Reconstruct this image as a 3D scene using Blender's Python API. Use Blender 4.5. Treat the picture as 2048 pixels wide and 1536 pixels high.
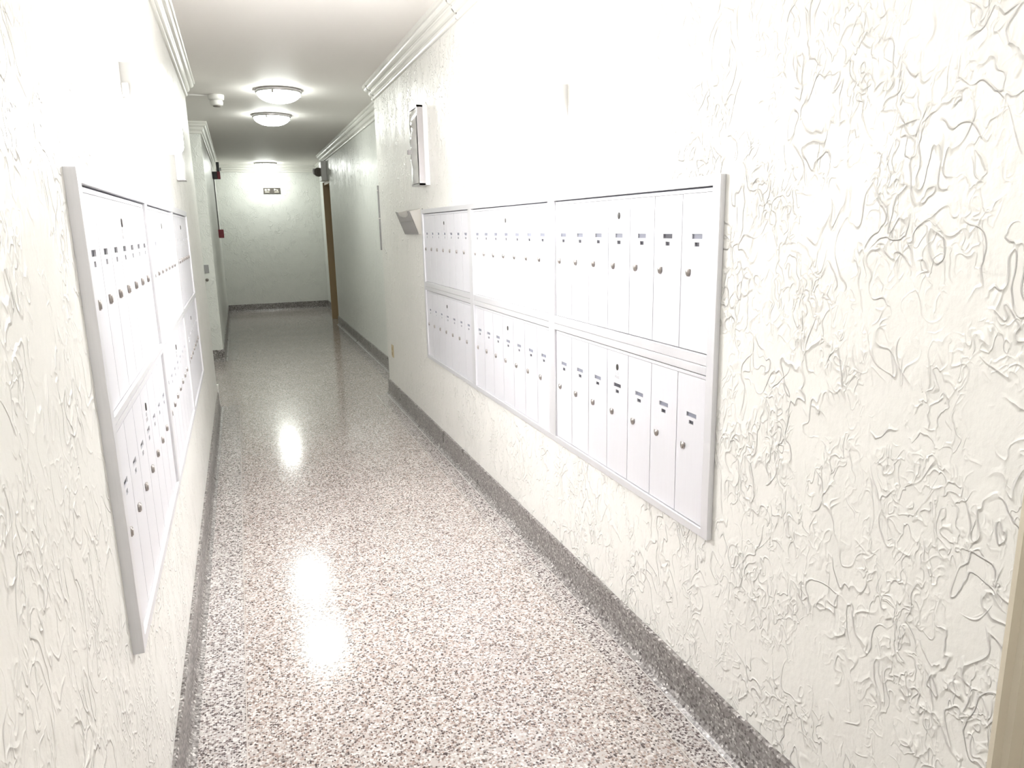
import bpy, bmesh, math, random
from mathutils import Vector, Matrix
random.seed(4)
PI = math.pi
for o in list(bpy.data.objects): bpy.data.objects.remove(o, do_unlink=True)
S = bpy.context.scene
C = S.collection

# ------------------------------------------------------------------ camera
F_PX = 1453.92
yaw, pitch, roll = .3507, -.2140, -.0208
cy, sy, cp, sp, cr, sr = math.cos(yaw), math.sin(yaw), math.cos(pitch), math.sin(pitch), math.cos(roll), math.sin(roll)
f0 = Vector((sy, cy, 0)); r0 = Vector((cy, -sy, 0)); u0 = Vector((0, 0, 1))
fw = f0*cp + u0*sp; up = u0*cp - f0*sp
rt = r0*cr + up*sr; uu = up*cr - r0*sr
cam = bpy.data.cameras.new('camera'); co = bpy.data.objects.new('camera', cam); C.objects.link(co)
m = Matrix((rt, uu, -fw)).transposed().to_4x4(); m.translation = Vector((0, 0, 1.5))
co.matrix_world = m
cam.sensor_width = 36; cam.lens = 36*F_PX/2048; cam.clip_start = .02; cam.clip_end = 60
S.camera = co

# ------------------------------------------------------------------ world, exposure
w = bpy.data.worlds.new('world'); S.world = w; w.use_nodes = True
w.node_tree.nodes['Background'].inputs[0].default_value = (.9, .95, 1, 1)
w.node_tree.nodes['Background'].inputs[1].default_value = .3
S.view_settings.view_transform = 'Standard'; S.view_settings.look = 'None'
S.view_settings.exposure = 2.3; S.view_settings.gamma = 1; S.view_settings.use_curve_mapping = False
CEIL_EMIT = 9.5       # round ceiling lights in view
REAR_EMIT = 10.0       # ceiling lights behind the camera
WALL_EMIT = 13.5      # box lights over the mailboxes
COOL = (.965, 1.0, .95); WARM = (1.0, .985, .985)

# ------------------------------------------------------------------ materials
def mat(name, col, rough=.5, metal=0, spec=.5, emit=None, es=0, alpha=None, trans=0, coat=0):
    M = bpy.data.materials.new(name); M.use_nodes = True
    b = M.node_tree.nodes['Principled BSDF']
    b.inputs['Base Color'].default_value = (*col, 1); b.inputs['Roughness'].default_value = rough
    b.inputs['Metallic'].default_value = metal; b.inputs['Specular IOR Level'].default_value = spec
    b.inputs['Transmission Weight'].default_value = trans; b.inputs['Coat Weight'].default_value = coat
    b.inputs['Coat Roughness'].default_value = .06
    if emit: b.inputs['Emission Color'].default_value = (*emit, 1); b.inputs['Emission Strength'].default_value = es
    return M
def N(M, t, **kw):
    n = M.node_tree.nodes.new(t)
    for k, v in kw.items(): setattr(n, k, v)
    return n
def L(M, a, b): M.node_tree.links.new(a, b)
def math_(M, op, a, b=None, clamp=False):
    n = N(M, 'ShaderNodeMath', operation=op); n.use_clamp = clamp
    for i, v in enumerate((a, b)):
        if v is None: continue
        if hasattr(v, 'is_linked'): L(M, v, n.inputs[i])
        else: n.inputs[i].default_value = v
    return n.outputs[0]
def noise(M, vec, scale, detail=2, rough=.5, dist=0):
    n = N(M, 'ShaderNodeTexNoise'); n.inputs['Scale'].default_value = scale; n.inputs['Detail'].default_value = detail
    n.inputs['Roughness'].default_value = rough; n.inputs['Distortion'].default_value = dist
    L(M, vec, n.inputs['Vector']); return n.outputs['Fac']
def ramp(M, fac, stops, interp='LINEAR'):
    n = N(M, 'ShaderNodeValToRGB'); n.color_ramp.interpolation = interp
    e = n.color_ramp.elements
    while len(e) < len(stops): e.new(.5)
    for i, (p, c) in enumerate(stops): e[i].position = p; e[i].color = (*c, 1) if len(c) == 3 else c
    L(M, fac, n.inputs[0]); return n.outputs[0]

def stucco(name, col, dist=.0058, strength=.9, rough=.36):
    """skip-trowel plaster under cream gloss paint: thin meandering ridges over trowelled patches"""
    M = mat(name, col, rough, spec=.5)
    b = M.node_tree.nodes['Principled BSDF']
    tc = N(M, 'ShaderNodeTexCoord').outputs['Object']
    mp = N(M, 'ShaderNodeMapping'); mp.inputs['Scale'].default_value = (1, 1.15, .8); L(M, tc, mp.inputs[0]); v = mp.outputs[0]
    def ridge(scale, d, width, det=1.5):
        n = noise(M, v, scale, det, .5, d)
        a = math_(M, 'ABSOLUTE', math_(M, 'SUBTRACT', n, .5))
        a = math_(M, 'SUBTRACT', 1, math_(M, 'MULTIPLY', a, 1/width), True)
        return math_(M, 'POWER', a, 1.6)
    r1 = ridge(7.5, .9, .028); r2 = ridge(14, .8, .05); r3 = ridge(30, .7, .09)
    def mask(scale, lo, hi, d=.3): return ramp(M, noise(M, v, scale, 2, .5, d), [(lo, (0, 0, 0)), (hi, (1, 1, 1))])
    soft = noise(M, v, 11, 3, .55)
    fine = noise(M, v, 60, 3, .6)
    h = math_(M, 'MULTIPLY', math_(M, 'MULTIPLY', r1, mask(11, .47, .60)), .65)
    h = math_(M, 'ADD', h, math_(M, 'MULTIPLY', math_(M, 'MULTIPLY', r2, mask(5.5, .44, .60)), .8))
    h = math_(M, 'ADD', h, math_(M, 'MULTIPLY', math_(M, 'MULTIPLY', r3, mask(8, .46, .62)), .5))
    h = math_(M, 'ADD', h, math_(M, 'MULTIPLY', soft, 1.0))
    h = math_(M, 'ADD', h, math_(M, 'MULTIPLY', fine, .22))
    bp = N(M, 'ShaderNodeBump'); bp.inputs['Strength'].default_value = strength; bp.inputs['Distance'].default_value = dist
    L(M, h, bp.inputs['Height']); L(M, bp.outputs[0], b.inputs['Normal'])
    return M

def terrazzo(name, stops, scale, rough=.16, bump=True, spec=.5):
    M = mat(name, (.5, .5, .5), rough, spec=spec)
    b = M.node_tree.nodes['Principled BSDF']
    tc = N(M, 'ShaderNodeTexCoord').outputs['Object']
    vo = N(M, 'ShaderNodeTexVoronoi'); vo.inputs['Scale'].default_value = scale; vo.inputs['Randomness'].default_value = 1
    L(M, tc, vo.inputs['Vector'])
    sep = N(M, 'ShaderNodeSeparateColor'); L(M, vo.outputs['Color'], sep.inputs[0])
    c = ramp(M, sep.outputs[0], stops, 'CONSTANT')
    # chips are islands in a paler binder
    rim = ramp(M, math_(M, 'ADD', vo.outputs['Distance'], math_(M, 'MULTIPLY', sep.outputs[1], .35)), [(.74, (0, 0, 0)), (.90, (1, 1, 1))])
    mx = N(M, 'ShaderNodeMix', data_type='RGBA'); L(M, rim, mx.inputs[0]); L(M, c, mx.inputs[6]); mx.inputs[7].default_value = (*stops[0][1], 1)
    # slow patches of wear
    big = ramp(M, noise(M, tc, 2.2, 3), [(.3, (.90, .90, .90)), (.7, (1.0, 1.0, 1.0))])
    m2 = N(M, 'ShaderNodeMix', data_type='RGBA', blend_type='MULTIPLY'); m2.inputs[0].default_value = 1
    L(M, mx.outputs[2], m2.inputs[6]); L(M, big, m2.inputs[7]); L(M, m2.outputs[2], b.inputs['Base Color'])
    rr = ramp(M, noise(M, tc, 5, 3), [(.3, (rough*.85,)*3), (.75, (rough*1.35,)*3)]); L(M, rr, b.inputs['Roughness'])
    bp = N(M, 'ShaderNodeBump'); bp.inputs['Strength'].default_value = .12; bp.inputs['Distance'].default_value = .001
    L(M, noise(M, tc, 25, 3), bp.inputs['Height'])
    if bump: L(M, bp.outputs[0], b.inputs['Normal'])
    return M

def painted(name, col, rough=.5, bump=.0015, scale=40, spec=.5):
    M = mat(name, col, rough, spec=spec); b = M.node_tree.nodes['Principled BSDF']
    tc = N(M, 'ShaderNodeTexCoord').outputs['Object']
    bp = N(M, 'ShaderNodeBump'); bp.inputs['Strength'].default_value = .5; bp.inputs['Distance'].default_value = bump
    L(M, noise(M, tc, scale, 3), bp.inputs['Height']); L(M, bp.outputs[0], b.inputs['Normal'])
    return M

def brushed(name, col, rough, metal):
    M = mat(name, col, rough, metal); b = M.node_tree.nodes['Principled BSDF']
    tc = N(M, 'ShaderNodeTexCoord').outputs['Object']
    mp = N(M, 'ShaderNodeMapping'); mp.inputs['Scale'].default_value = (60, 60, 2); L(M, tc, mp.inputs[0])
    f = noise(M, mp.outputs[0], 4, 3)
    L(M, ramp(M, f, [(.3, (rough*.8,)*3), (.7, (rough*1.25,)*3)]), b.inputs['Roughness'])
    L(M, ramp(M, f, [(.3, tuple(c*.96 for c in col)), (.7, col)]), b.inputs['Base Color'])
    return M

CREAM = (.77, .765, .725)
WALL = stucco('cream_stucco', CREAM)
WALLF = stucco('cream_stucco_far', (.74, .755, .715), .005, .9, .3)
CEILM = painted('ceiling_paint', (.86, .835, .80), .6, .001, 25, .3)
CROWNM = painted('crown_paint', (.76, .755, .71), .32, .002, 30)
FLOOR = terrazzo('pink_terrazzo', [(0, (.46, .42, .395)), (.26, (.64, .60, .575)), (.46, (.29, .225, .195)), (.58, (.165, .125, .11)), (.70, (.36, .285, .25)), (.80, (.075, .058, .055)), (.90, (.22, .195, .185))], 150, .13)
BORDER = terrazzo('grey_terrazzo', [(0, (.45, .42, .40)), (.28, (.62, .59, .57)), (.50, (.25, .21, .20)), (.58, (.15, .12, .115)), (.72, (.33, .28, .26)), (.82, (.07, .055, .055))], 150, .13)
BASEM = terrazzo('base_terrazzo', [(0, (.22, .205, .195)), (.3, (.33, .31, .295)), (.5, (.12, .105, .10)), (.68, (.42, .395, .38)), (.82, (.07, .058, .056)), (.94, (.62, .60, .58))], 120, .3, bump=False)
ZINC = mat('zinc_strip', (.72, .70, .67), .35, .6)
JOINT = mat('crack_shade', (.05, .04, .035), .8)  # dark filler colour stands in for shade inside the molding cracks
STRIPM = mat('worn_zinc_strip', (.44, .40, .37), .3, .2)
ALU = brushed('mailbox_aluminum', (.74, .74, .775), .42, .3)
ALUF = brushed('frame_aluminum', (.72, .72, .74), .38, .45)
GAPM = mat('door_gap_shade', (.07, .07, .09), .6)  # dark backing colour stands in for shade in the gaps between doors
CARD = mat('pale_name_card', (.24, .25, .30), .5)
CARDD = mat('dark_name_slot', (.07, .07, .085), .4)
LOCKM = mat('nickel_lock', (.42, .39, .37), .32, .8)
DARK = mat('dark_keyhole', (.06, .055, .05), .5)
ENGR = mat('faint_engraving', (.60, .60, .62), .5, .3)
NICK = mat('brushed_nickel', (.55, .53, .54), .3, .85)
CHROME = mat('chrome', (.78, .78, .80), .14, 1)
GLASSW = mat('lit_opal_glass', (.95, .95, .93), .3, emit=COOL, es=CEIL_EMIT)
GLASSR = mat('lit_opal_glass_rear', (.95, .95, .93), .3, emit=WARM, es=REAR_EMIT)
DIFF = mat('lit_acrylic_diffuser', (.95, .95, .95), .3, emit=WARM, es=WALL_EMIT)
GLOSS = mat('glossy_pale_cover', (.62, .61, .60), .06, .25, coat=.6)
PALE = mat('cream_clear_plastic', (.58, .565, .52), .3)
WHITE = painted('white_enamel', (.80, .80, .79), .35, .0005)
PLASTIC = mat('white_plastic', (.78, .77, .74), .4)
SMOKE = mat('smoke_grey_plastic', (.42, .40, .40), .25, coat=.4)
BLACK = mat('black_plastic', (.025, .03, .03), .35)
DGREY = mat('dark_grey_housing', (.17, .15, .13), .4)
RED = mat('red_enamel', (.30, .012, .03), .35)
LENS = mat('bright_lens', (.93, .94, .95), .12, 0)  # white base colour stands in for the lens's bright reflection
TAN = painted('tan_door_paint', (.36, .27, .15), .4, .0006)
TANF = painted('tan_frame_paint', (.40, .30, .17), .4, .0006)
OLIVE = painted('beige_frame_paint', (.60, .55, .44), .42, .0006)
BEIGE = mat('beige_plate', (.55, .47, .30), .45)
STEEL = mat('grey_steel_strip', (.34, .34, .34), .4, .6)
SIGNM = mat('dark_sign', (.09, .08, .07), .35)
SIGNT = mat('pale_sign_lettering', (.75, .72, .6), .5)
ACR = mat('clear_acrylic', (.92, .93, .94), .04, trans=.75, spec=.8)

# ------------------------------------------------------------------ helpers
def box(bm, x0, x1, y0, y1, z0, z1):
    vs = [bm.verts.new(p) for p in ((x0,y0,z0),(x1,y0,z0),(x1,y1,z0),(x0,y1,z0),(x0,y0,z1),(x1,y0,z1),(x1,y1,z1),(x0,y1,z1))]
    for f in ((0,3,2,1),(4,5,6,7),(0,1,5,4),(1,2,6,5),(2,3,7,6),(3,0,4,7)): bm.faces.new([vs[i] for i in f])
def bbox(x0, x1, y0, y1, z0, z1, bevel=0):
    bm = bmesh.new(); box(bm, min(x0,x1), max(x0,x1), min(y0,y1), max(y0,y1), z0, z1)
    if bevel: bmesh.ops.bevel(bm, geom=bm.edges[:], offset=bevel, segments=2, affect='EDGES', profile=.6)
    return bm
def mesh(name, bm, smooth=False):
    bmesh.ops.recalc_face_normals(bm, faces=bm.faces[:])
    me = bpy.data.meshes.new(name); bm.to_mesh(me); bm.free()
    if smooth:
        for p in me.polygons: p.use_smooth = True
    return me
def obj(name, bm, M, parent=None, smooth=False, loc=None, rot=None):
    me = bm if isinstance(bm, bpy.types.Mesh) else mesh(name, bm, smooth)
    if not me.materials: me.materials.append(M)
    o = bpy.data.objects.new(name, me); C.objects.link(o)
    if parent: o.parent = parent
    if loc: o.location = loc
    if rot: o.rotation_euler = rot
    return o
def tag(o, label, cat, group=None):
    o['label'] = label; o['category'] = cat
    if group: o['group'] = group
    return o
def thing(name, label, cat, loc=(0,0,0), rz=0, group=None):
    o = bpy.data.objects.new(name, None); C.objects.link(o); o.location = loc; o.rotation_euler = (0,0,rz)
    o.empty_display_size = .05
    return tag(o, label, cat, group)
def struct(name, bm, M, parent=None, smooth=False):
    o = obj(name, bm, M, parent, smooth); o['kind'] = 'structure'; return o
def dup(root, loc, rz, label, group=None):
    r = root.copy(); C.objects.link(r); r.location = loc; r.rotation_euler = (0,0,rz); r['label'] = label
    if group: r['group'] = group
    for ch in list(root.children):
        c = ch.copy(); C.objects.link(c); c.parent = r
        for g in ch.children:
            d = g.copy(); C.objects.link(d); d.parent = c
    return r
def lathe(prof, n=48, cap=False):
    bm = bmesh.new(); rings = []
    for r, z in prof:
        if r < 1e-6: rings.append([bm.verts.new((0,0,z))])
        else: rings.append([bm.verts.new((r*math.cos(2*PI*i/n), r*math.sin(2*PI*i/n), z)) for i in range(n)])
    for a, b in zip(rings, rings[1:]):
        for i in range(n):
            j = (i+1) % n
            if len(a) == 1 and len(b) == 1: continue
            if len(a) == 1: bm.faces.new((a[0], b[i], b[j]))
            elif len(b) == 1: bm.faces.new((a[i], a[j], b[0]))
            else: bm.faces.new((a[i], a[j], b[j], b[i]))
    return bm
def prism(pts, d0, d1, axis='y'):
    """closed outline in (a, z) extruded along an axis"""
    bm = bmesh.new()
    P = (lambda a, z, d: (a, d, z)) if axis == 'y' else (lambda a, z, d: (d, a, z))
    A = [bm.verts.new(P(a, z, d0)) for a, z in pts]; B = [bm.verts.new(P(a, z, d1)) for a, z in pts]
    bm.faces.new(A); bm.faces.new(B[::-1])
    for i in range(len(pts)):
        j = (i+1) % len(pts); bm.faces.new((A[i], A[j], B[j], B[i]))
    return bm
def tube(pts, r, n=10):
    bm = bmesh.new(); rings = []
    pts = [Vector(p) for p in pts]
    for i, p in enumerate(pts):
        d = (pts[min(i+1, len(pts)-1)] - pts[max(i-1, 0)]).normalized()
        a = d.cross(Vector((0,0,1)) if abs(d.z) < .9 else Vector((1,0,0))).normalized(); b = d.cross(a)
        rings.append([bm.verts.new(p + a*r*math.cos(2*PI*k/n) + b*r*math.sin(2*PI*k/n)) for k in range(n)])
    for a, b in zip(rings, rings[1:]):
        for k in range(n): bm.faces.new((a[k], a[(k+1)%n], b[(k+1)%n], b[k]))
    bm.faces.new(rings[0]); bm.faces.new(rings[-1][::-1]); return bm

# ------------------------------------------------------------------ the shell
H = 2.70
XW_R, XW_L = 1.206, -.288      # near wall faces
XW_R2, XW_L2 = 1.4185, -.279   # farther wall faces
XW_R3 = 1.578                  # wall beyond the far doorway
Y_R, Y_L, Y_P, Y_END = 6.60, 6.72, 9.18, 14.80
Y_B = -3.2
struct('floor', bbox(-1.35, 1.9, Y_B-.15, Y_END+.15, -.15, 0), FLOOR)
struct('ceiling', bbox(-1.35, 1.9, Y_B-.15, Y_END+.15, H, H+.12), CEILM)
DY0, DY1, DZ = -.18, .786, 2.05   # near doorway, right wall
rw = struct('wall_right', bbox(XW_R, 1.75, DY1, Y_R, 0, H), WALL)
struct('wall_right_upper', bbox(XW_R, 1.75, DY0, DY1, DZ, H), WALL, rw)
struct('wall_right_rear', bbox(XW_R, 1.75, Y_B, DY0, 0, H), WALL)
lw_ = struct('wall_left', bbox(-1.3, XW_L, Y_B, Y_L, 0, H), WALL)
struct('wall_alcove', bbox(-1.35, -1.3, Y_L, Y_P, 0, H), WALLF)
struct('wall_left_far', bbox(-1.3, XW_L2, Y_P, Y_END, 0, H), WALLF)
Y_D0, Y_D1, Z_D = 11.95, 12.79, 2.262
wr2 = struct('wall_right_far', bbox(XW_R2, 1.75, Y_R, Y_D0, 0, H), WALLF)
struct('wall_right_lintel', bbox(XW_R2, 1.75, Y_D0, Y_D1+.05, Z_D, H), WALLF, wr2)
struct('wall_right_end', bbox(XW_R3, 1.75, Y_D1+.05, Y_END, 0, H), WALLF)
struct('wall_end', bbox(-1.3, 1.75, Y_END, Y_END+.15, 0, H), WALLF)
struct('wall_rear', bbox(-1.3, 1.75, Y_B-.15, Y_B, 0, H), WALL)

# grey terrazzo border slabs and the metal strips between them (a hair above the ground slab)
fl = bpy.data.objects['floor']
def slab(name, x0, x1, y0, y1, M, h=.0012): return obj(name, bbox(x0, x1, y0, y1, -.02, h), M, fl)
XS_R, XS_L = 1.072, -.112
slab('terrazzo_border', XS_R, XW_R+.02, Y_B, Y_R-.05, BORDER)
slab('terrazzo_border', XW_L-.02, XS_L, Y_B, Y_L, BORDER)
slab('terrazzo_border', 1.285, XW_R2+.02, Y_R-.05, Y_END-.13, BORDER)
slab('terrazzo_border', XW_L2-.02, -.112, Y_P, Y_END-.13, BORDER)
slab('terrazzo_border', XW_L2-.02, XW_R3+.02, Y_END-.13, Y_END+.02, BORDER)
for x in (XS_R, XS_L, 1.166): slab('divider_strip', x-.002, x+.002, Y_B, 6.55, ZINC if x > 1.1 else STRIPM, .002)

# coved terrazzo baseboards
BP = [(0, .140), (.009, .140), (.012, .136), (.012, .036), (.0155, .019), (.025, .007), (.039, .0022), (.039, -.01), (0, -.01)]
CP = [(0, 2.572), (.010, 2.572), (.016, 2.576), (.019, 2.584), (.018, 2.593), (.013, 2.599), (.013, 2.604), (.020, 2.606), (.029, 2.612),
      (.036, 2.621), (.038, 2.631), (.036, 2.640), (.040, 2.645), (.048, 2.645), (.058, 2.650), (.066, 2.659), (.069, 2.668), (.066, 2.676), (.074, 2.678), (.080, 2.684), (.080, 2.701), (0, 2.701)]
def run(prof, p0, p1, nrm, e0=0, e1=0, jag=None):
    """profile run from p0 to p1 on a wall whose inward normal is nrm; e = mitre at each end"""
    p0 = Vector((*p0, 0)); p1 = Vector((*p1, 0)); n = Vector((*nrm, 0)); d = (p1-p0).normalized()
    bm = bmesh.new()
    j0 = [0]*len(prof); j1 = [0]*len(prof)
    if jag:
        rs = random.Random(jag); k0 = [rs.uniform(-.011, .011) for _ in prof]
        if jag > 0: j1 = k0
    A = [bm.verts.new(p0 + n*a - d*(e0*a) + Vector((0,0,z)) + d*j0[i]) for i, (a, z) in enumerate(prof)]
    B = [bm.verts.new(p1 + n*a + d*(e1*a) + Vector((0,0,z)) + d*j1[i]) for i, (a, z) in enumerate(prof)]
    bm.faces.new(A); bm.faces.new(B[::-1])
    for i in range(len(prof)):
        j = (i+1) % len(prof); bm.faces.new((A[i], A[j], B[j], B[i]))
    return bm
def base(name, *a, **k): return struct(name, run(BP, *a, **k), BASEM)
base('baseboard_right', (XW_R, DY1), (XW_R, Y_R), (-1, 0), 0, 1)
base('baseboard_right_rear', (XW_R, Y_B), (XW_R, DY0), (-1, 0))
b = base('baseboard_right_far', (XW_R2, Y_R), (XW_R2, Y_D0), (-1, 0))
base('baseboard_left', (XW_L, Y_B), (XW_L, Y_L-.05), (1, 0), 0, 0)
base('baseboard_alcove', (-1.3, Y_P), (XW_L2, Y_P), (0, -1), 0, 1)
base('baseboard_left_far', (XW_L2, Y_P), (XW_L2, Y_END), (1, 0), 1, -1)
base('baseboard_end', (XW_L2, Y_END), (XW_R3, Y_END), (0, -1), -1, -1)
base('baseboard_right_end', (XW_R3, Y_D1+.05), (XW_R3, Y_END), (-1, 0), 0, -1)
# painted end block where the near left baseboard stops
struct('trim_1', bbox(XW_L, XW_L+.016, Y_L-.05, Y_L, 0, .205, .004), WALL)

def crown(name, segs, nrm, M=CROWNM):
    """segs: list of (p0, p1, e0, e1); joints between the lengths are ragged cracks, with dark filler for their shade"""
    par = None
    for k, (p0, p1, e0, e1, jag) in enumerate(segs):
        bm = run(CP, p0, p1, nrm, e0, e1, jag)
        if par is None: par = struct(name, bm, M)
        else:
            obj('molding_length', bm, M, par)
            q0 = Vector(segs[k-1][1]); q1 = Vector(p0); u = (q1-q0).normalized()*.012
            obj('crack_shade_fill', run([(max(0, a-.003), min(z+.003, 2.701)) for a, z in CP], tuple(q0-u), tuple(q1+u*.1), nrm), JOINT, par)
    return par
g = .012
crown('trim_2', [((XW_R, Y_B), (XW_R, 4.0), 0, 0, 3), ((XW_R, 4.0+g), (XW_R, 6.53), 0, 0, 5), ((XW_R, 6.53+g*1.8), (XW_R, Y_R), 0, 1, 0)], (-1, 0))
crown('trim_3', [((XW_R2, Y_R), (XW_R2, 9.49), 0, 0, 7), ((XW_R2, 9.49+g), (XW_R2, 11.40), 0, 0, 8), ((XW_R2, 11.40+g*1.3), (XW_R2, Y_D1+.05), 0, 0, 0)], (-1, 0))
crown('trim_4', [((XW_L, Y_B), (XW_L, Y_L), 0, 1, 0), ], (1, 0))
crown('trim_5', [((XW_L, Y_L), (-1.3, Y_L), 1, 0, 0)], (0, 1))
crown('trim_6', [((-1.3, Y_P), (XW_L2, Y_P), 0, 1, 0)], (0, -1))
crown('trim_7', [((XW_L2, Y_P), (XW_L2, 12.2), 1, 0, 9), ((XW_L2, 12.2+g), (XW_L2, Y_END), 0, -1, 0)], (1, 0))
crown('trim_8', [((XW_L2, Y_END), (XW_R3, Y_END), -1, -1, 0)], (0, -1))
crown('trim_9', [((XW_R3, Y_D1+.05), (XW_R3, Y_END), 0, -1, 0)], (-1, 0))

# ------------------------------------------------------------------ doors
# far doorway on the right: tan frame and leaf set back in a deep reveal
d1 = struct('door_1', bbox(1.545, 1.59, Y_D0+.045, Y_D1-.004, .006, Z_D-.05, .003), TAN)
def fr(name, *a, M=TANF, par=d1): return obj(name, bbox(*a), M, par)
fr('door_jamb', 1.411, 1.60, Y_D1-.002, Y_D1+.05, 0, Z_D)
fr('door_jamb', 1.430, 1.60, Y_D0, Y_D0+.04, 0, Z_D)
fr('door_head', 1.430, 1.60, Y_D0+.04, Y_D1-.002, Z_D-.045, Z_D)
for z0, z1 in ((.25, 1.0), (1.15, 2.05)): obj('door_panel', bbox(1.538, 1.546, Y_D0+.16, Y_D1-.13, z0, z1, .003), TAN, d1)
k = lathe([(0, 0), (.012, 0), (.012, .03), (.026, .036), (.028, .05), (.018, .062), (0, .064)], 20)
obj('door_handle', k, LOCKM, d1, True, (1.545, Y_D0+.12, 1.0), (0, -PI/2, 0))
# near doorway on the right: stepped beige steel frame
d2 = struct('door_2', bbox(1.335, 1.378, DY0+.06, DY1-.058, .006, DZ-.06, .003), OLIVE)
fo = [(XW_R-.004, DY1+.003), (XW_R-.004, DY1-.006), (1.222, DY1-.008), (1.224, DY1-.020), (1.252, DY1-.023), (1.255, DY1-.052), (1.39, DY1-.054), (1.39, DY1+.003)]
def jamb(pts, z0, z1):
    bm = bmesh.new(); A = [bm.verts.new((x, y, z0)) for x, y in pts]; B = [bm.verts.new((x, y, z1)) for x, y in pts]
    bm.faces.new(A); bm.faces.new(B[::-1])
    for i in range(len(pts)):
        j = (i+1) % len(pts); bm.faces.new((A[i], A[j], B[j], B[i]))
    return bm
obj('door_jamb', jamb(fo, 0, DZ), OLIVE, d2)
obj('door_jamb', jamb([(x, DY0 + (DY1 - y)) for x, y in fo], 0, DZ), OLIVE, d2)
obj('door_head', bbox(1.24, 1.39, DY0+.02, DY1-.02, DZ-.05, DZ), OLIVE, d2)
k = lathe([(0, 0), (.012, 0), (.012, .03), (.026, .036), (.028, .05), (.018, .062), (0, .064)], 20)
obj('door_handle', k, LOCKM, d2, True, (1.335, DY0+.15, .98), (0, -PI/2, 0))

# ------------------------------------------------------------------ mailboxes
UW, UH = 1.050, .456
HDR = .013                     # header strip over the doors
DP = UW/7
DH = UH - HDR - .005           # door height
def grid_panel(xs, zs, holes, y0, y1):
    """flat panel with rectangular holes"""
    bm = bmesh.new(); V = {}
    def v(i, j, s):
        if (i, j, s) not in V: V[(i, j, s)] = bm.verts.new((xs[i], y1 if s else y0, zs[j]))
        return V[(i, j, s)]
    solid = lambda i, j: 0 <= i < len(xs)-1 and 0 <= j < len(zs)-1 and (i, j) not in holes
    for i in range(len(xs)-1):
        for j in range(len(zs)-1):
            if not solid(i, j): continue
            for s in (0, 1): bm.faces.new([v(i,j,s), v(i+1,j,s), v(i+1,j+1,s), v(i,j+1,s)])
            if not solid(i-1, j): bm.faces.new([v(i,j,0), v(i,j,1), v(i,j+1,1), v(i,j+1,0)])
            if not solid(i+1, j): bm.faces.new([v(i+1,j,0), v(i+1,j,1), v(i+1,j+1,1), v(i+1,j+1,0)])
            if not solid(i, j-1): bm.faces.new([v(i,j,0), v(i,j,1), v(i+1,j,1), v(i+1,j,0)])
            if not solid(i, j+1): bm.faces.new([v(i,j+1,0), v(i,j+1,1), v(i+1,j+1,1), v(i+1,j+1,0)])
    return bm
HW = DP/2 - .0016
zt = DH
wz1 = zt - .110; wz0 = wz1 - .0135; sz1 = wz0 - .0095; sz0 = sz1 - .0115   # window and number slot heights
door_me = mesh('door', grid_panel([-HW, -.025, -.0115, .0115, .025, HW], [0, sz0, sz1, wz0, wz1, zt],
               {(1,3),(2,3),(3,3),(2,1)}, 0, .004)); door_me.materials.append(ALU)
def shield():
    pts = [(-.0095, .011), (.0095, .011), (.010, .001), (.0085, -.005), (.005, -.010), (0, -.012), (-.005, -.010), (-.0085, -.005), (-.010, .001)]
    bm = prism(pts, -.009, 0)
    fr_ = [f for f in bm.faces if all(v.co.y < -.008 for v in f.verts)]
    bmesh.ops.bevel(bm, geom=[e for e in fr_[0].edges], offset=.0028, segments=2, affect='EDGES')
    return bm
lk = shield()
for v in lk.verts: v.co = Vector((v.co.x*.9, v.co.y*.75, v.co.z*.92))
lock_me = mesh('lock', lk, True); lock_me.materials.append(LOCKM)
card_me = mesh('name_card', bbox(-.0265, .0265, .0046, .0056, wz0-.001, wz1+.001)); card_me.materials.append(CARD)
cardd_me = mesh('name_slot_dark', bbox(-.0265, .0265, .0046, .0056, wz0-.001, wz1+.001)); cardd_me.materials.append(CARDD)
num_me = mesh('number_slot', bbox(-.013, .013, .0046, .0056, sz0-.001, sz1+.001)); num_me.materials.append(CARDD)
back_me = mesh('housing', bbox(0, UW, .0058, .0085, 0, UH)); back_me.materials.append(GAPM)  # dark sheet behind the doors, giving their gaps painted shade
hdr_me = mesh('header_strip', bbox(.003, UW-.003, -.0005, .004, UH-HDR-.0015, UH-.0045, .0008)); hdr_me.materials.append(ALU)
oval = lathe([(0, 0), (.0095, 0), (.0095, -.0018), (.008, -.0026), (0, -.0026)], 20)
for v in oval.verts: v.co = Vector((v.co.x*.8, v.co.z, v.co.y*1.15))
oval_me = mesh('master_lock', oval, True); oval_me.materials.append(DARK)
def text_mesh(s, size, M, ext=.0003, align='CENTER'):
    cu = bpy.data.curves.new('t', 'FONT'); cu.body = s; cu.size = size; cu.align_x = align; cu.extrude = ext; cu.space_line = .9
    o = bpy.data.objects.new('t', cu); C.objects.link(o); dg = bpy.context.evaluated_depsgraph_get()
    me = bpy.data.meshes.new_from_object(o.evaluated_get(dg)); bpy.data.objects.remove(o, do_unlink=True); bpy.data.curves.remove(cu)
    me.transform(Matrix.Rotation(PI/2, 4, 'X')); me.materials.clear(); me.materials.append(M); return me
txt_me = text_mesh('U.S.\nMAIL', .0155, ENGR)

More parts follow.
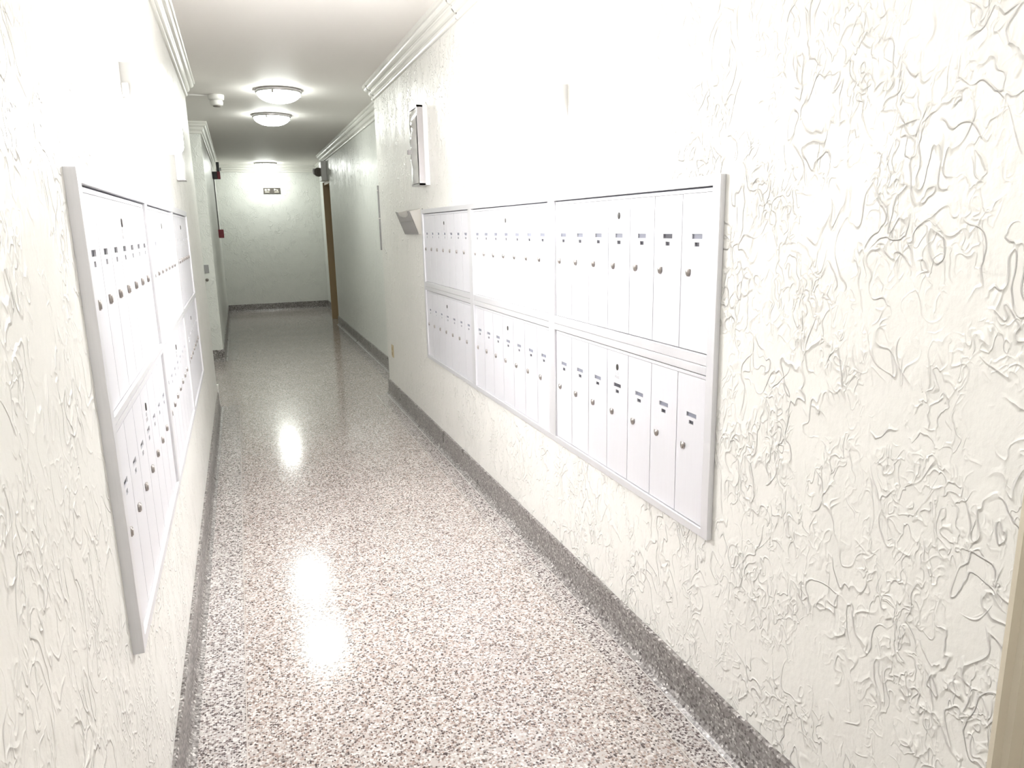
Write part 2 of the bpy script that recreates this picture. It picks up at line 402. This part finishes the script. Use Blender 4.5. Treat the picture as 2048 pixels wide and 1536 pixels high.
def mailbox_unit(loc, rz, label, dark=()):
    t = thing('mailbox_unit', label, 'mailbox', loc, rz, 'seven-door aluminum mailbox units')
    obj('housing', back_me, GAPM, t); obj('header_strip', hdr_me, ALU, t)
    for i in range(7):
        d = obj('door', door_me, ALU, t, loc=((i+.5)*DP, 0, .0025))
        if i in dark: c_ = obj('name_card', cardd_me, CARDD, d); c_['label'] = 'empty dark name window'
        else: obj('name_card', card_me, CARD, d)
        obj('number_slot', num_me, CARDD, d)
        obj('lock', lock_me, LOCKM, d, loc=(-.036, 0, zt-.218))
        if i == 3:
            obj('master_lock', oval_me, DARK, d, loc=(0, 0, zt-.052))
            obj('lettering', txt_me, ENGR, d, loc=(0, -.0002, zt-.078))
    return t
# right wall: viewer faces +X, so the unit's local x runs towards the camera
RY = [(1.676, 2.726), (2.788, 3.838), (3.900, 4.950)]
XD = 1.1965
RZ = {'upper': 1.1374, 'lower': .6249}
nm = ['nearest the camera', 'in the middle', 'farthest from the camera']
for r_ in ('upper', 'lower'):
    for k_, (a, b_) in enumerate(RY):
        dk = ()
        lab = '%s seven-door aluminum mailbox unit %s in the right wall' % (r_, nm[k_])
        if k_ == 0 and r_ == 'upper': dk = (5,)
        if k_ == 0 and r_ == 'lower': dk = (3,)
        mailbox_unit((XD, b_, RZ[r_]), -PI/2, lab, dk)
# left bank, very slightly out of parallel
DEL = math.radians(.15)
def LP(u, z): return (-.2735 - math.sin(DEL)*u, 1.612 + math.cos(DEL)*u, z)
LZ = {'upper': 1.1395, 'lower': .654}
for r_ in ('upper', 'lower'):
    for k_ in range(3):
        lab = '%s seven-door aluminum mailbox unit %s in the left wall' % (r_, nm[k_])
        mailbox_unit(LP(k_*1.108, LZ[r_]), PI/2 + DEL, lab, (0, 1, 2, 3, 4, 5, 6) if r_ == 'upper' and k_ == 0 else (0, 1, 2, 3) if k_ == 0 else ())

def surround(loc, rz, label, W, zs, xs, fm=.033, yb=.0088):
    """aluminum frame round six units: zs = (bottom of lower, top of lower, bottom of upper, top of upper), xs = openings"""
    t = thing('mailbox_surround', label, 'frame', loc, rz)
    yf = -.008
    def bar(nm_, x0, x1, z0, z1, lip=True):
        bm = bbox(x0, x1, yf, yb, z0, z1, .0016); obj(nm_, bm, ALUF, t)
    top, bot = zs[3]+fm*.85, zs[0]-fm*.75
    bar('frame_stile', -fm, 0, bot, top); bar('frame_stile', W, W+fm, bot, top)
    for (a0, a1), (b0, b1) in zip(xs, xs[1:]): bar('frame_stile', a1, b0, zs[0], zs[3])
    bar('frame_rail', 0, W, zs[3], top); bar('frame_rail', 0, W, bot, zs[0])
    for a0, a1 in xs:
        zm = (zs[1]+zs[2])/2 - .003
        bar('frame_rail', a0, a1, zs[1], zm); bar('frame_rail', a0, a1, zm+.0012, zs[2])
    return t
surround((XD, 4.950, 0), -PI/2, 'long aluminum frame around the six mailbox units on the right wall', 3.274,
         (.6249, 1.0809, 1.1374, 1.5934), [(0, 1.05), (1.112, 2.162), (2.224, 3.274)])
surround(LP(0, 0), PI/2 + DEL, 'long aluminum frame around the six mailbox units on the left wall', 3.266,
         (.654, 1.110, 1.1395, 1.5955), [(0, 1.05), (1.108, 2.158), (2.216, 3.266)], yb=.0150)

# ------------------------------------------------------------------ ceiling lights
def ceiling_light(x, y, label, G):
    t = thing('ceiling_light', label, 'ceiling light', (x, y, H), 0, 'round ceiling lights down the corridor')
    obj('mounting_pan', lathe([(0, 0), (.192, 0), (.196, -.004), (.196, -.022), (.190, -.029), (.180, -.029)], 64), NICK, t, True)
    pr_ = [(.181, -.022)] + [(.183*math.cos(a*PI/2/10), -.028 - .082*math.sin(a*PI/2/10)) for a in range(0, 10)] + [(0, -.110)]
    obj('glass_bowl', lathe(pr_, 64), G, t, True)
    for k_ in range(3):
        a = k_*2*PI/3 + .2
        obj('clip', bbox(-.006, .008, -.009, .009, -.052, -.020, .002), NICK, t, loc=(.186*math.cos(a), .186*math.sin(a), 0), rot=(0, 0, a))
    return t
ceiling_light(.455, 7.02, 'round opal glass ceiling light with nickel rim, largest and nearest of three', GLASSW)
ceiling_light(.460, 8.50, 'round opal ceiling light with nickel rim, middle one of three', GLASSW)
ceiling_light(.600, 14.31, 'small far round ceiling light in front of the end wall', GLASSW)
ceiling_light(.46, .10, 'round ceiling light overhead, just behind the camera', GLASSR)
ceiling_light(.46, -2.0, 'round ceiling light at the rear of the corridor', GLASSR)

# box lights over the mailbox banks: opaque top and ends, lit front and bottom
def wall_light(loc, rz, label):
    t = thing('wall_light', label, 'wall light', loc, rz, 'box wall lights above the mailboxes')
    W, D, h = .72, .120, .200
    bm = bmesh.new(); box(bm, 0, W, -.012, 0, 0, h); box(bm, 0, W, -D, -.012, h-.012, h); box(bm, -.003, .002, -D, 0, .07, h+.001); box(bm, W-.002, W+.003, -D, 0, .07, h+.001)
    obj('housing', bm, WHITE, t)
    pts = [(-.014, .0), (-.095, .0), (-.108, .006), (-.117, .018), (-.1195, .034), (-.1195, h-.014), (-.014, h-.014)]
    obj('diffuser', prism(pts, .004, W-.004, 'x'), DIFF, t)
    obj('bracket', bbox(-.02, -.004, -.02, 0, .10, .14, .002), WHITE, t)
    return t
wall_light((XW_L, 2.63, 1.81), PI/2, 'white box light glowing above the left mailboxes')
wall_light((XW_R, 3.35, 1.81), -PI/2, 'white box light glowing above the right mailboxes')

# ------------------------------------------------------------------ things on the walls
# glossy clear-fronted notice case on the right wall
t = thing('notice_case', 'slim metal case with shiny clear cover on right wall above literature holder', 'display case', (XW_R, 4.98, 1.77), -PI/2)
obj('back_box', bbox(0, .225, -.032, 0, 0, .49, .002), WHITE, t)
bm = bmesh.new()
for a in ((0, .225, 0, .012), (0, .225, .478, .49), (0, .012, 0, .49), (.213, .225, 0, .49)): box(bm, a[0], a[1], -.070, -.032, a[2], a[3])
obj('metal_rim', bm, NICK, t)
bm = bmesh.new(); nz = 14; prev = None
rs = random.Random(2)
for i in range(nz+1):
    z = .015 + .46*i/nz; bul = .018*math.sin(PI*i/nz) + .006*math.sin(i*1.7)
    row = [bm.verts.new((.014 + .197*k_/5, -.071 - bul*math.sin(PI*(k_+.3)/5.6), z)) for k_ in range(6)]
    if prev:
        for k_ in range(5): bm.faces.new((prev[k_], prev[k_+1], row[k_+1], row[k_]))
    prev = row
obj('clear_cover', bm, GLOSS, t, True)
obj('latch', bbox(.02, .05, -.098, -.07, .205, .235, .003), SMOKE, t)

# literature holder
t = thing('literature_holder', 'grey plastic literature holder with curved cut-out, beyond the right mailboxes', 'holder', (XW_R, 5.52, 1.455), -PI/2)
W = .45
obj('back_plate', bbox(0, W, -.004, 0, 0, .178, .001), PALE, t)
bot, top_ = (-.022, .006), (-.082, .160)
def fp(x, s): return Vector((x, bot[0] + (top_[0]-bot[0])*s, bot[1] + (top_[1]-bot[1])*s))
out = [(0, 0), (W, 0), (W, 1.0), (W*.9, 1.0)] + [(W*(.5 + .36*math.cos(a*PI/10)), 1.0 - .26*math.sin(a*PI/10)**.6) for a in range(0, 11)] + [(W*.06, 1.0), (0, 1.03)]
bm = bmesh.new(); A = [bm.verts.new(fp(x, s)) for x, s in out]; B = [bm.verts.new(fp(x, s) + Vector((0, .004, .0016))) for x, s in out]
bm.faces.new(A); bm.faces.new(B[::-1])
for i in range(len(out)): bm.faces.new((A[i], A[(i+1) % len(out)], B[(i+1) % len(out)], B[i]))
obj('front_panel', bm, SMOKE, t)
for x in (0, W-.003):
    obj('side_panel', prism([(-.003, 0), (-.020, .004), (-.080, .158), (-.003, .172)], x, x+.003, 'x'), PALE, t)
obj('bottom_panel', bbox(.003, W-.003, -.021, -.003, 0, .005), SMOKE, t)
obj('crease', bbox(.01, W-.01, -.0590, -.052, .092, .0955), DGREY, t)
tag(obj('wall_screw', lathe([(0, .008), (.004, .007), (.006, .003), (.006, 0), (0, 0)], 14), STEEL, None, True, (XW_R, 5.00, 1.625), (0, -PI/2, 0)),
    'small grey screw head between the literature holder and right mailboxes', 'screw')

# metal corner strip on the far end of the near right wall
t = thing('corner_strip', 'thin grey metal strip in two lengths on the right wall corner', 'strip', (XW_R, Y_R, 0))
for z0, z1 in ((1.594, 1.872), (1.314, 1.586)):
    obj('strip_length', bbox(-.012, .004, .001, .022, z0, z1, .002), STEEL, t)
for z in (1.59, 1.83): obj('nub', bbox(-.020, -.008, .002, .016, z-.006, z+.006, .002), PLASTIC, t)

t = thing('outlet_plate', 'small beige wall plate low on right wall beside the corner', 'wall plate', (XW_R, 6.36, .435), -PI/2)
obj('cover_plate', bbox(-.04, .04, -.006, 0, -.055, .055, .002), BEIGE, t)
for z in (-.022, .022): obj('socket', bbox(-.016, .016, -.0085, -.0055, z-.013, z+.013, .0015), TANF, t)

# small white box on the left wall past the mailboxes
t = thing('wall_box', 'small white box high on left wall above the far mailboxes', 'box', (XW_L, 4.62, 1.795), PI/2)
obj('box_body', bbox(0, .13, -.042, 0, 0, .20, .004), WHITE, t); obj('box_lip', bbox(-.003, .133, -.046, -.002, -.006, .001, .001), NICK, t)

# smoke detector with surface wire
t = thing('smoke_detector', 'white two-tier smoke detector on ceiling by left wall', 'smoke detector', (-.062, 7.39, H))
obj('detector_base', lathe([(0, 0), (.068, 0), (.070, -.006), (.066, -.040), (.055, -.045), (0, -.045)], 32), PLASTIC, t, True)
obj('sensor_head', lathe([(0, -.045), (.052, -.045), (.056, -.060), (.053, -.085), (.040, -.092), (0, -.094)], 32), PLASTIC, t, True)
obj('sensor_grille', lathe([(.030, -.0925), (.034, -.097), (.030, -.101), (0, -.102)], 24), DGREY, t, True)
tag(obj('ceiling_conduit', bbox(-1.0, -.13, 7.383, 7.397, H-.014, H-.001, .002), PLASTIC), 'thin white wire channel on ceiling running to the smoke detector', 'conduit')

# emergency lamp above the far right doorway
t = thing('emergency_light', 'white emergency light with dark round lamp head above tan door', 'emergency light', (XW_R2, 12.42, 2.26), -PI/2)
obj('housing', bbox(-.02, .26, -.085, 0, 0, .30, .012), WHITE, t)
hd = lathe([(0, .075), (.035, .070), (.062, .045), (.070, .01), (.066, -.03), (.050, -.045), (.046, -.040), (0, -.036)], 28)
obj('lamp_head', hd, DGREY, t, True, (.14, -.115, .135), (PI/2, 0, -1.2))
obj('lamp_lens', lathe([(0, .012), (.030, .008), (.046, 0), (.046, -.004), (0, -.004)], 24), LENS, t, True, (.160, -.185, .140), (PI/2, 0, -.7))
obj('swivel_arm', tube([(.14, -.08, .15), (.14, -.11, .14)], .012), BLACK, t)
# black emergency lamps on the left
t = thing('alarm_horn', 'black alarm lamp unit high on left wall near the end wall', 'alarm', (XW_L2, 12.95, 2.33), PI/2)
obj('horn_body', bbox(-.02, .11, -.075, 0, 0, .115, .008), BLACK, t)
obj('horn_face', bbox(-.03, -.019, -.118, -.072, 0, .115, .004), RED, t)
obj('horn_front', bbox(-.02, .09, -.118, -.072, 0, .118, .006), BLACK, t)
obj('mounting_post', bbox(.0, .06, -.115, -.068, .116, .262, .006), BLACK, t)
obj('lamp_lens', lathe([(0, .014), (.020, .010), (.028, 0), (0, -.003)], 20), LENS, t, True, (-.03, -.126, .150), (PI/2, 0, .4))
tag(obj('wall_conduit', tube([(XW_L2+.012, 13.10, 2.335), (XW_L2+.012, 13.10, 1.95), (XW_L2+.012, 13.10, 1.535)], .009, 8), STEEL, None, True),
    'grey conduit running down from the black alarm to red pull station', 'conduit')
t = thing('pull_station', 'small red fire pull station on left wall near the end wall', 'fire alarm', (XW_L2, 13.05, 1.405), PI/2)
obj('station_body', bbox(0, .10, -.080, 0, 0, .135, .006), RED, t); obj('pull_handle', bbox(.02, .08, -.092, -.078, .045, .07, .003), WHITE, t)

# sign on the end wall; the lettering is only blurred strokes in the photograph
t = thing('wall_sign', 'small dark sign with pale lettering high on the end wall', 'sign', (.54, Y_END, 2.183))
obj('sign_plate', bbox(0, .305, -.012, 0, 0, .108, .003), SIGNM, t)
bm = bmesh.new()
for x0, x1, z0, z1 in ((.025, .06, .052, .086), (.075, .115, .056, .088), (.028, .105, .026, .038), (.19, .215, .058, .090), (.205, .245, .066, .078), (.235, .265, .052, .074), (.195, .275, .026, .038)):
    box(bm, x0, x1, -.0145, -.0115, z0, z1)
obj('lettering', bm, SIGNT, t)

# lock plate and knob on the return of the alcove
t = thing('lock_set', 'small grey metal plate with dark knob below, on wall return left of corridor', 'lock', (-.366, Y_P, 1.087))
obj('cover_plate', bbox(-.024, .026, -.006, 0, -.047, .047, .002), STEEL, t)
obj('knob', lathe([(0, .045), (.014, .042), (.017, .030), (.010, .018), (.009, .004), (.018, .002), (.018, 0), (0, 0)], 20), DGREY, t, True, (-.006, 0, -.125), (PI/2, 0, 0))
